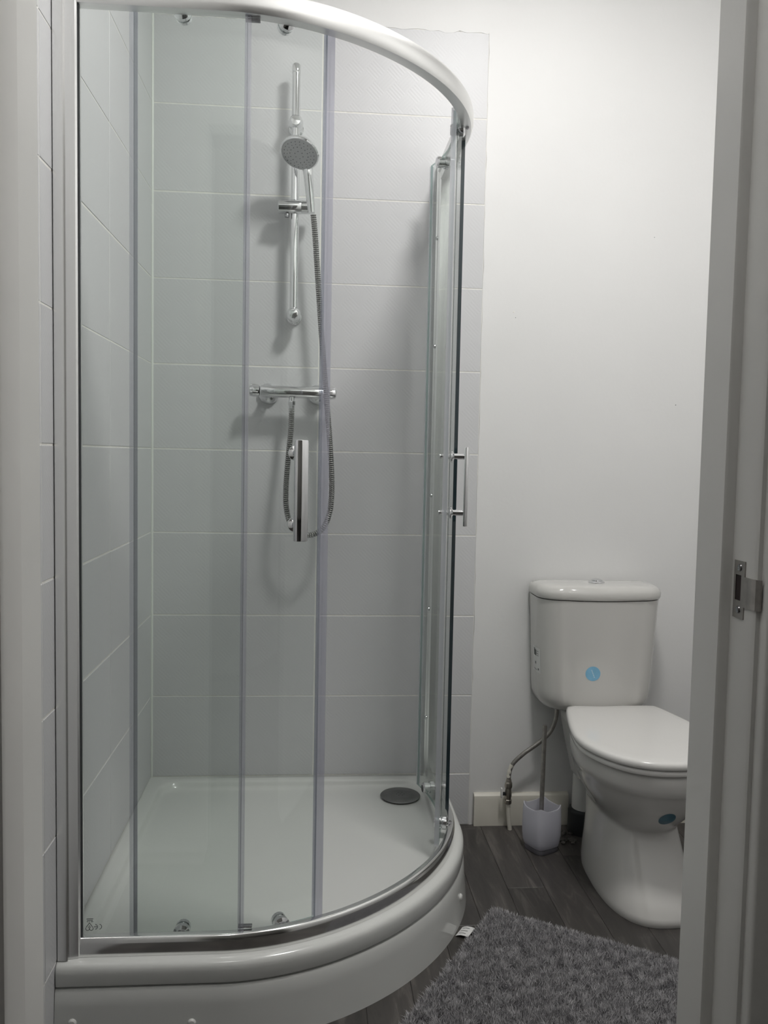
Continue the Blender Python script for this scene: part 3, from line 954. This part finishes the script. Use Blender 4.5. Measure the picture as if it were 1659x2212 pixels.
for sx in (-1, 1):
    MB().lathe([(0, -.02), (.010, -.02), (.0112, -.018), (.0112, .018), (.010, .02), (0, .02)], (PX + sx * .075, -.150, .413), (1, 0, 0), 14).build('hinge', SEATW, toilet)
# cistern
def coutline(hw, yf, z, yb=-.008, r=.075, bulge=.016, n=12):
    """flat back, rounded front corners, gently bowed front"""
    pts = [(CX + hw, yb), (CX + hw, yb - .02)]
    for i in range(n + 1):
        a = math.pi / 2 * i / n
        pts.append((CX + hw - r + r * math.cos(a), yf + bulge + r - r * math.sin(a)))
    for i in range(1, 14):
        t = 1 - 2 * i / 14
        pts.append((CX + (hw - r) * t, yf + bulge * t * t))
    for i in range(n + 1):
        a = math.pi / 2 * i / n
        pts.append((CX - hw + r - r * math.sin(a), yf + bulge + r - r * math.cos(a)))
    pts += [(CX - hw, yb - .02), (CX - hw, yb)]
    return [(x, y, z) for x, y in pts]
ci = MB()
ci.loft([coutline(.128, -.124, .4035, r=.06), coutline(.147, -.141, .4065, r=.065), coutline(.160, -.152, .4145), coutline(.1690, -.159, .428), coutline(.1752, -.163, .446), coutline(.1775, -.164, .47), coutline(.181, -.168, .56), coutline(.1855, -.172, .66), coutline(.1895, -.175, .748)])
cis = ci.build('cistern', CERAM, toilet, angle=60)
cl = MB()
def cshrink(ring, k, z):
    return [(CX + (x - CX) * k, -.085 + (y + .085) * k, z) for x, y, _ in ring]
LR = coutline(.187, -.173, .783)
cl.loft([coutline(.1865, -.172, .7495), coutline(.192, -.178, .752), coutline(.1935, -.180, .757), coutline(.1935, -.180, .768), coutline(.1915, -.178, .7765), LR, cshrink(LR, .965, .7872), cshrink(LR, .90, .7905), cshrink(LR, .78, .7925), cshrink(LR, .4, .794)])
cl.build('cistern_lid', CERAM, cis, angle=60)
fb = MB().lathe([(0, .792), (.0245, .792), (.0245, .796), (.022, .7985), (.0185, .7995), (.0175, .803), (.010, .806), (0, .807)], (1.3525, -.090, 0), (0, 0, 1), 30).build('flush_button', CHROME, cis)
# stickers laid onto the surfaces
def drape(target_mb, name, mtl, parent, pts2d, frame, lift=.0006, faces=None):
    """project flat points (a,b) in frame (origin, ea, eb, dir) along dir onto a mesh"""
    bvh = BVHTree.FromPolygons([Vector(p) for p in target_mb.v], target_mb.f)
    o, ea, eb, d = [Vector(q) for q in frame]
    d.normalize()
    v = []
    for a, b_ in pts2d:
        s = o + ea * a + eb * b_
        h = bvh.ray_cast(s, d)
        p = h[0] if h[0] is not None else s
        v.append(p - d * lift)
    return MB().add(v, faces).build(name, mtl, parent)
def disc_pts(r, rings=5, seg=28, sq=1.0):
    v, f = [(0, 0)], []
    for i in range(1, rings + 1):
        for k in range(seg):
            a = 2 * math.pi * k / seg
            v.append((r * i / rings * math.cos(a), sq * r * i / rings * math.sin(a)))
    for k in range(seg):
        f.append((0, 1 + k, 1 + (k + 1) % seg))
    for i in range(rings - 1):
        for k in range(seg):
            q = (k + 1) % seg
            f.append((1 + i * seg + k, 1 + i * seg + q, 1 + (i + 1) * seg + q, 1 + (i + 1) * seg + k))
    return v, f
def grid_pts(a0, a1, b0, b1, na=4, nb_=6):
    v = [(a0 + (a1 - a0) * i / na, b0 + (b1 - b0) * j / nb_) for j in range(nb_ + 1) for i in range(na + 1)]
    f = [(j * (na + 1) + i, j * (na + 1) + i + 1, (j + 1) * (na + 1) + i + 1, (j + 1) * (na + 1) + i) for j in range(nb_) for i in range(na)]
    return v, f
v, f = disc_pts(.0222)
fr = ((1.3265, -.40, .5305), (1, 0, 0), (0, 0, 1), (0, 1, 0))
s1 = drape(ci, 'round_sticker', BLUE, cis, v, fr, faces=f)
s1['label'] = 'round blue sticker on the cistern front'
ca, sa = math.cos(math.radians(112)), math.sin(math.radians(112))
for k in range(9):
    t = -.012 + .003 * k
    q = [(t * ca + u_ * -sa * .0 + e_, t * sa + w2) for (e_, w2, u_) in ((-.0016, -.0007, 0), (.0016, -.0009, 0), (.0016, .0007, 0), (-.0016, .0009, 0))]
    drape(ci, 'sticker_print', PALEINK, s1, q, fr, lift=.0009, faces=[(0, 1, 2, 3)])
# label on the left flank
v, f = grid_pts(-.030, .030, -.038, .038)
fr2 = ((0.95, -.075, .553), (0, 1, 0), (0, -.0, 1), (1, 0, 0))
s2 = drape(ci, 'paper_label', PAPER, cis, v, fr2, faces=f)
s2['label'] = 'white paper label with printed code on the cistern side'
for (a0, a1, b0, b1) in ((-.004, .020, .012, .030), (.008, .024, .031, .033), (-.022, -.008, .027, .0285), (-.022, -.006, .020, .0215), (-.022, -.010, .014, .0155), (-.002, .008, -.014, -.006), (-.022, -.016, -.030, -.024), (-.010, .022, -.031, -.0295)):
    v, f = grid_pts(a0, a1, b0, b1, 3, 2)
    drape(ci, 'label_print', INK, s2, v, fr2, lift=.0010, faces=f)
# sticker under the bowl
v, f = disc_pts(.0215)
fr3 = ((1.394, -.90, .262), (1, 0, 0), (0, 0, 1), (0, 1, 0))
s3 = drape(pan, 'round_sticker', BLUED, pan_o, v, fr3, faces=f)
s3['label'] = 'round blue sticker on the bowl'
# fixing cover on the flank of the pedestal
MB().lathe([(0, -.006), (.0075, -.006), (.0075, .002), (.005, .005), (0, .006)], (1.2790, -.440, .033), (-1, -.15, .2), 16).build('fixing_cap', PLAST, toilet)

# soil connector behind the pan
soil = thing('soil_pipe', 'white plastic pan connector dropping into a black collar behind the toilet', 'pipe', (1.352, -.060, 0))
MB().tube(spline([(1.352, -.118, .232), (1.351, -.090, .222), (1.350, -.066, .180), (1.350, -.060, .072)], 8), [.040] * 25, 24).build('connector', PLAST, soil)
MB().lathe([(0, .0), (.050, .0), (.050, .066), (.047, .074), (.042, .078), (0, .078)], (1.350, -.058, 0), (0, 0, 1), 28).build('collar', BLACK, soil)
rb = MB()
for k in range(26):
    x, y = random.uniform(1.245, 1.30), random.uniform(-.15, -.05)
    if (x - 1.350) ** 2 + (y + .058) ** 2 < .058 ** 2:
        continue
    r = random.uniform(.004, .009)
    bm = bmesh.new()
    bmesh.ops.create_icosphere(bm, subdivisions=1, radius=r)
    for p in bm.verts:
        p.co = Vector((x, y, r * .55)) + Vector((p.co.x * random.uniform(.7, 1.3), p.co.y * random.uniform(.7, 1.3), p.co.z * random.uniform(.4, .6)))
    rb.bm(bm)
rbo = rb.build('rubble', RUBBLE, None, smooth=False)
tag(rbo, 'grey plaster crumbs on the floor behind the toilet brush', 'rubble')
rbo['kind'] = 'stuff'

# ------------------------------------------------------------------ water supply
VX, VY = 1.1105, -0.040
wp = thing('water_supply_pipe', 'grey bent water pipe with isolation valve below the cistern', 'pipe', (VX, VY, 0))
pp = spline([(VX, VY, .160), (VX + .001, VY, .182), (VX + .012, VY, .212), (VX + .045, VY - .002, .245), (1.203, VY - .004, .281), (1.236, VY - .006, .315), (1.252, VY - .008, .358), (1.255, VY - .010, .410)], 10)
MB().tube(pp, .0068, 14).build('pipe', STEEL, wp)
MB().tube([p + Vector((-.0006, -.0006, 0)) for p in pp[4:20]], [.0066 + .0004 * math.sin(i) for i in range(16)], 10).build('paint_flake', SKIRT, wp)
MB().tube([(VX, VY, .088), (VX + .002, VY, .05), (VX + .008, VY, 0.0)], .0068, 12).build('lower_pipe', SKIRT, wp)
v1 = MB()
v1.lathe([(0, .083), (.0085, .083), (.0115, .086), (.0115, .097), (.0095, .099), (.0095, .103), (.0105, .106), (.0115, .114), (.0105, .126), (.0095, .131), (.0095, .134), (.0118, .136), (.0128, .142), (.0118, .151), (.0095, .155), (.0090, .160), (.0075, .164), (0, .164)], (VX, VY, 0), (0, 0, 1), 8)
vb = v1.build('isolation_valve', BRASS, wp, angle=20)
MB().box(VX - .0195, VX - .010, VY - .004, VY + .004, .111, .121, .001).build('valve_stem', BLACK, vb)
MB().box(VX - .0245, VX - .0185, VY - .007, VY + .007, .104, .134, .0015).build('lever', PLAST, vb)

# ------------------------------------------------------------------ toilet brush and holder
HX, HY, HA = 1.182, -0.176, math.radians(27)
holder = thing('toilet_brush_holder', 'frosted glass square toilet brush holder on the floor', 'brush holder', (HX, HY, 0))
def sq(hw, z, dip=0.0, r=.32, n=48, k=4.2):
    out = []
    for i in range(n):
        a = 2 * math.pi * i / n
        c, s = math.cos(a), math.sin(a)
        x, y = math.copysign(abs(c) ** (2 / k), c) * hw, math.copysign(abs(s) ** (2 / k), s) * hw
        zz = z + dip * -math.cos(4 * a)
        out.append((HX + x * math.cos(HA) - y * math.sin(HA), HY + x * math.sin(HA) + y * math.cos(HA), zz))
    return out
cup = MB()
outer = [sq(.040, .016), sq(.0425, .018), sq(.0455, .03), sq(.0475, .05), sq(.0480, .08), sq(.0475, .11), sq(.0465, .132, .002), sq(.0460, .137, .0045)]
inner = [sq(.0435, .137, .0045), sq(.0430, .13, .002), sq(.0440, .10), sq(.0440, .05), sq(.040, .024), sq(.036, .022)]
cup.loft(outer + inner)
cup.build('cup', FROST, holder, angle=50)
MB().loft([sq(.0385, .0), sq(.0405, .002), sq(.0415, .010), sq(.0400, .0155)]).build('glass_base', CLEARB, holder, angle=50)
brush = thing('toilet_brush', 'toilet brush with thin steel rod handle standing in its holder', 'brush', (HX, HY, .024))
MB().tube([(HX - .003, HY - .002, .050), (HX + .000, HY, .372), (HX + .000, HY, .378)], [.0068, .0068, .0064], 16).build('handle', STEEL, brush)
MB().lathe([(0, .026), (.022, .028), (.030, .04), (.030, .085), (.022, .100), (.008, .104), (0, .105)], (HX - .002, HY - .001, 0), (0, 0, 1), 20).build('bristle_head', PLAST, brush)

# ------------------------------------------------------------------ bath mat
MC = Vector((0.961, -0.523))
mu = Vector((0.843, -0.538)).normalized()
mv = Vector((mu.y, -mu.x))
ML, MWd = 0.80, 0.56
mo = MC + mu * ML / 2 + mv * MWd / 2
bmat = thing('bath_mat', 'grey shaggy bath mat lying askew on the dark floor', 'bath mat', (mo.x, mo.y, 0))
def mpt(a, b_, z):
    p = MC + mu * a + mv * b_
    return (p.x, p.y, z)
bk = MB()
bk.loft([[mpt(a, b_, z) for a, b_ in ((i_, i_), (ML - i_, i_), (ML - i_, MWd - i_), (i_, MWd - i_))] for z, i_ in ((.001, .010), (.002, .006), (.006, .006), (.0075, .010))])
bk.build('backing', MATB, bmat, smooth=False)
rng = np.random.default_rng(3)
NT = 150000
ta, tbv = rng.uniform(.004, ML - .004, NT), rng.uniform(.004, MWd - .004, NT)
edge = np.minimum.reduce([ta, tbv, ML - ta, MWd - tbv])
hgt = (.0100 + .0055 * rng.random(NT)) * np.clip(.62 + edge / .03, 0, 1)
# clumped lean direction
gx = np.sin(ta * 95 + 2.3 * np.sin(tbv * 60)) + .7 * np.sin(tbv * 140 + 3 * np.sin(ta * 44))
gy = np.cos(tbv * 88 + 2.1 * np.sin(ta * 71)) + .7 * np.sin(ta * 150 + 2 * np.cos(tbv * 51))
lx = .0018 * gx + .0046 * rng.normal(size=NT)
ly = .0018 * gy + .0046 * rng.normal(size=NT)
out_ = np.clip(1 - edge / .012, 0, 1) * .007
lx += np.where(ta < .012, -out_, 0) + np.where(ML - ta < .012, out_, 0)
ly += np.where(tbv < .012, -out_, 0) + np.where(MWd - tbv < .012, out_, 0)
hgt *= 1 + .16 * np.sin(ta * 41 + 1.7 * np.sin(tbv * 37)) * np.sin(tbv * 47 + 1.3 * np.sin(ta * 29))
ang = rng.uniform(0, 2 * math.pi, NT)
wdt = rng.uniform(.0006, .0011, NT)
V = np.zeros((NT, 5, 3))
for j, (t, sgn, kw) in enumerate(((0, -1, 1), (0, 1, 1), (.6, -1, .95), (.6, 1, .95), (1, 0, 0))):
    A = ta + lx * t ** 1.5 + sgn * kw * wdt * np.cos(ang)
    B = tbv + ly * t ** 1.5 + sgn * kw * wdt * np.sin(ang)
    V[:, j, 0] = MC.x + mu.x * A + mv.x * B
    V[:, j, 1] = MC.y + mu.y * A + mv.y * B
    V[:, j, 2] = .006 + hgt * t
me = bpy.data.meshes.new('pile')
idx = np.arange(NT) * 5
quads = np.stack([idx, idx + 1, idx + 3, idx + 2], 1)
tris = np.stack([idx + 2, idx + 3, idx + 4], 1)
me.vertices.add(NT * 5)
me.vertices.foreach_set('co', (V.reshape(-1, 3) - np.array([mo.x, mo.y, 0])).ravel())
me.loops.add(NT * 7)
me.polygons.add(NT * 2)
lv = np.concatenate([quads.ravel(), tris.ravel()])
me.loops.foreach_set('vertex_index', lv)
ls = np.concatenate([np.arange(NT) * 4, NT * 4 + np.arange(NT) * 3])
me.polygons.foreach_set('loop_start', ls)
me.update(calc_edges=True)
pile_m, n_, l_, p_ = nodes('grey_pile_fibre')
p_.inputs['Roughness'].default_value = 0.9
p_.inputs['Specular IOR Level'].default_value = 0.15
tc_ = n_.new('ShaderNodeTexCoord')
tn_ = n_.new('ShaderNodeTexNoise')
tn_.inputs['Scale'].default_value = 55
tn_.inputs['Detail'].default_value = 4
cr_ = n_.new('ShaderNodeValToRGB')
cr_.color_ramp.elements[0].position, cr_.color_ramp.elements[0].color = 0.3, (.31, .305, .315, 1)
cr_.color_ramp.elements[1].position, cr_.color_ramp.elements[1].color = 0.7, (.54, .53, .54, 1)
l_.new(tc_.outputs['Object'], tn_.inputs['Vector'])
l_.new(tn_.outputs['Fac'], cr_.inputs[0])
l_.new(cr_.outputs[0], p_.inputs['Base Color'])
me.materials.append(pile_m)
pile = link('pile', me, bmat, (mo.x, mo.y, 0))
pile['kind'] = 'stuff'
# care tag
tg = MB()
tp = [(-.004, .008), (-.014, .0085), (-.024, .0075), (-.032, .0045), (-.037, .0015)]
tg.loft([[mpt(a, .105, z), mpt(a, .150, z), mpt(a, .150, z - .0006), mpt(a, .105, z - .0006)] for a, z in tp])
tgo = tg.build('care_tag', PAPER, bmat)
tgo['label'] = 'small white care tag'
tk = MB()
for b0 in (.1135, .1265, .139):
    tk.loft([[mpt(a, b0, z + .0004), mpt(a, b0 + .0022, z + .0004)] for a, z in tp[1:4]], closed=False, cap0=False, cap1=False)
tk.build('tag_print', INK, tgo, smooth=False)
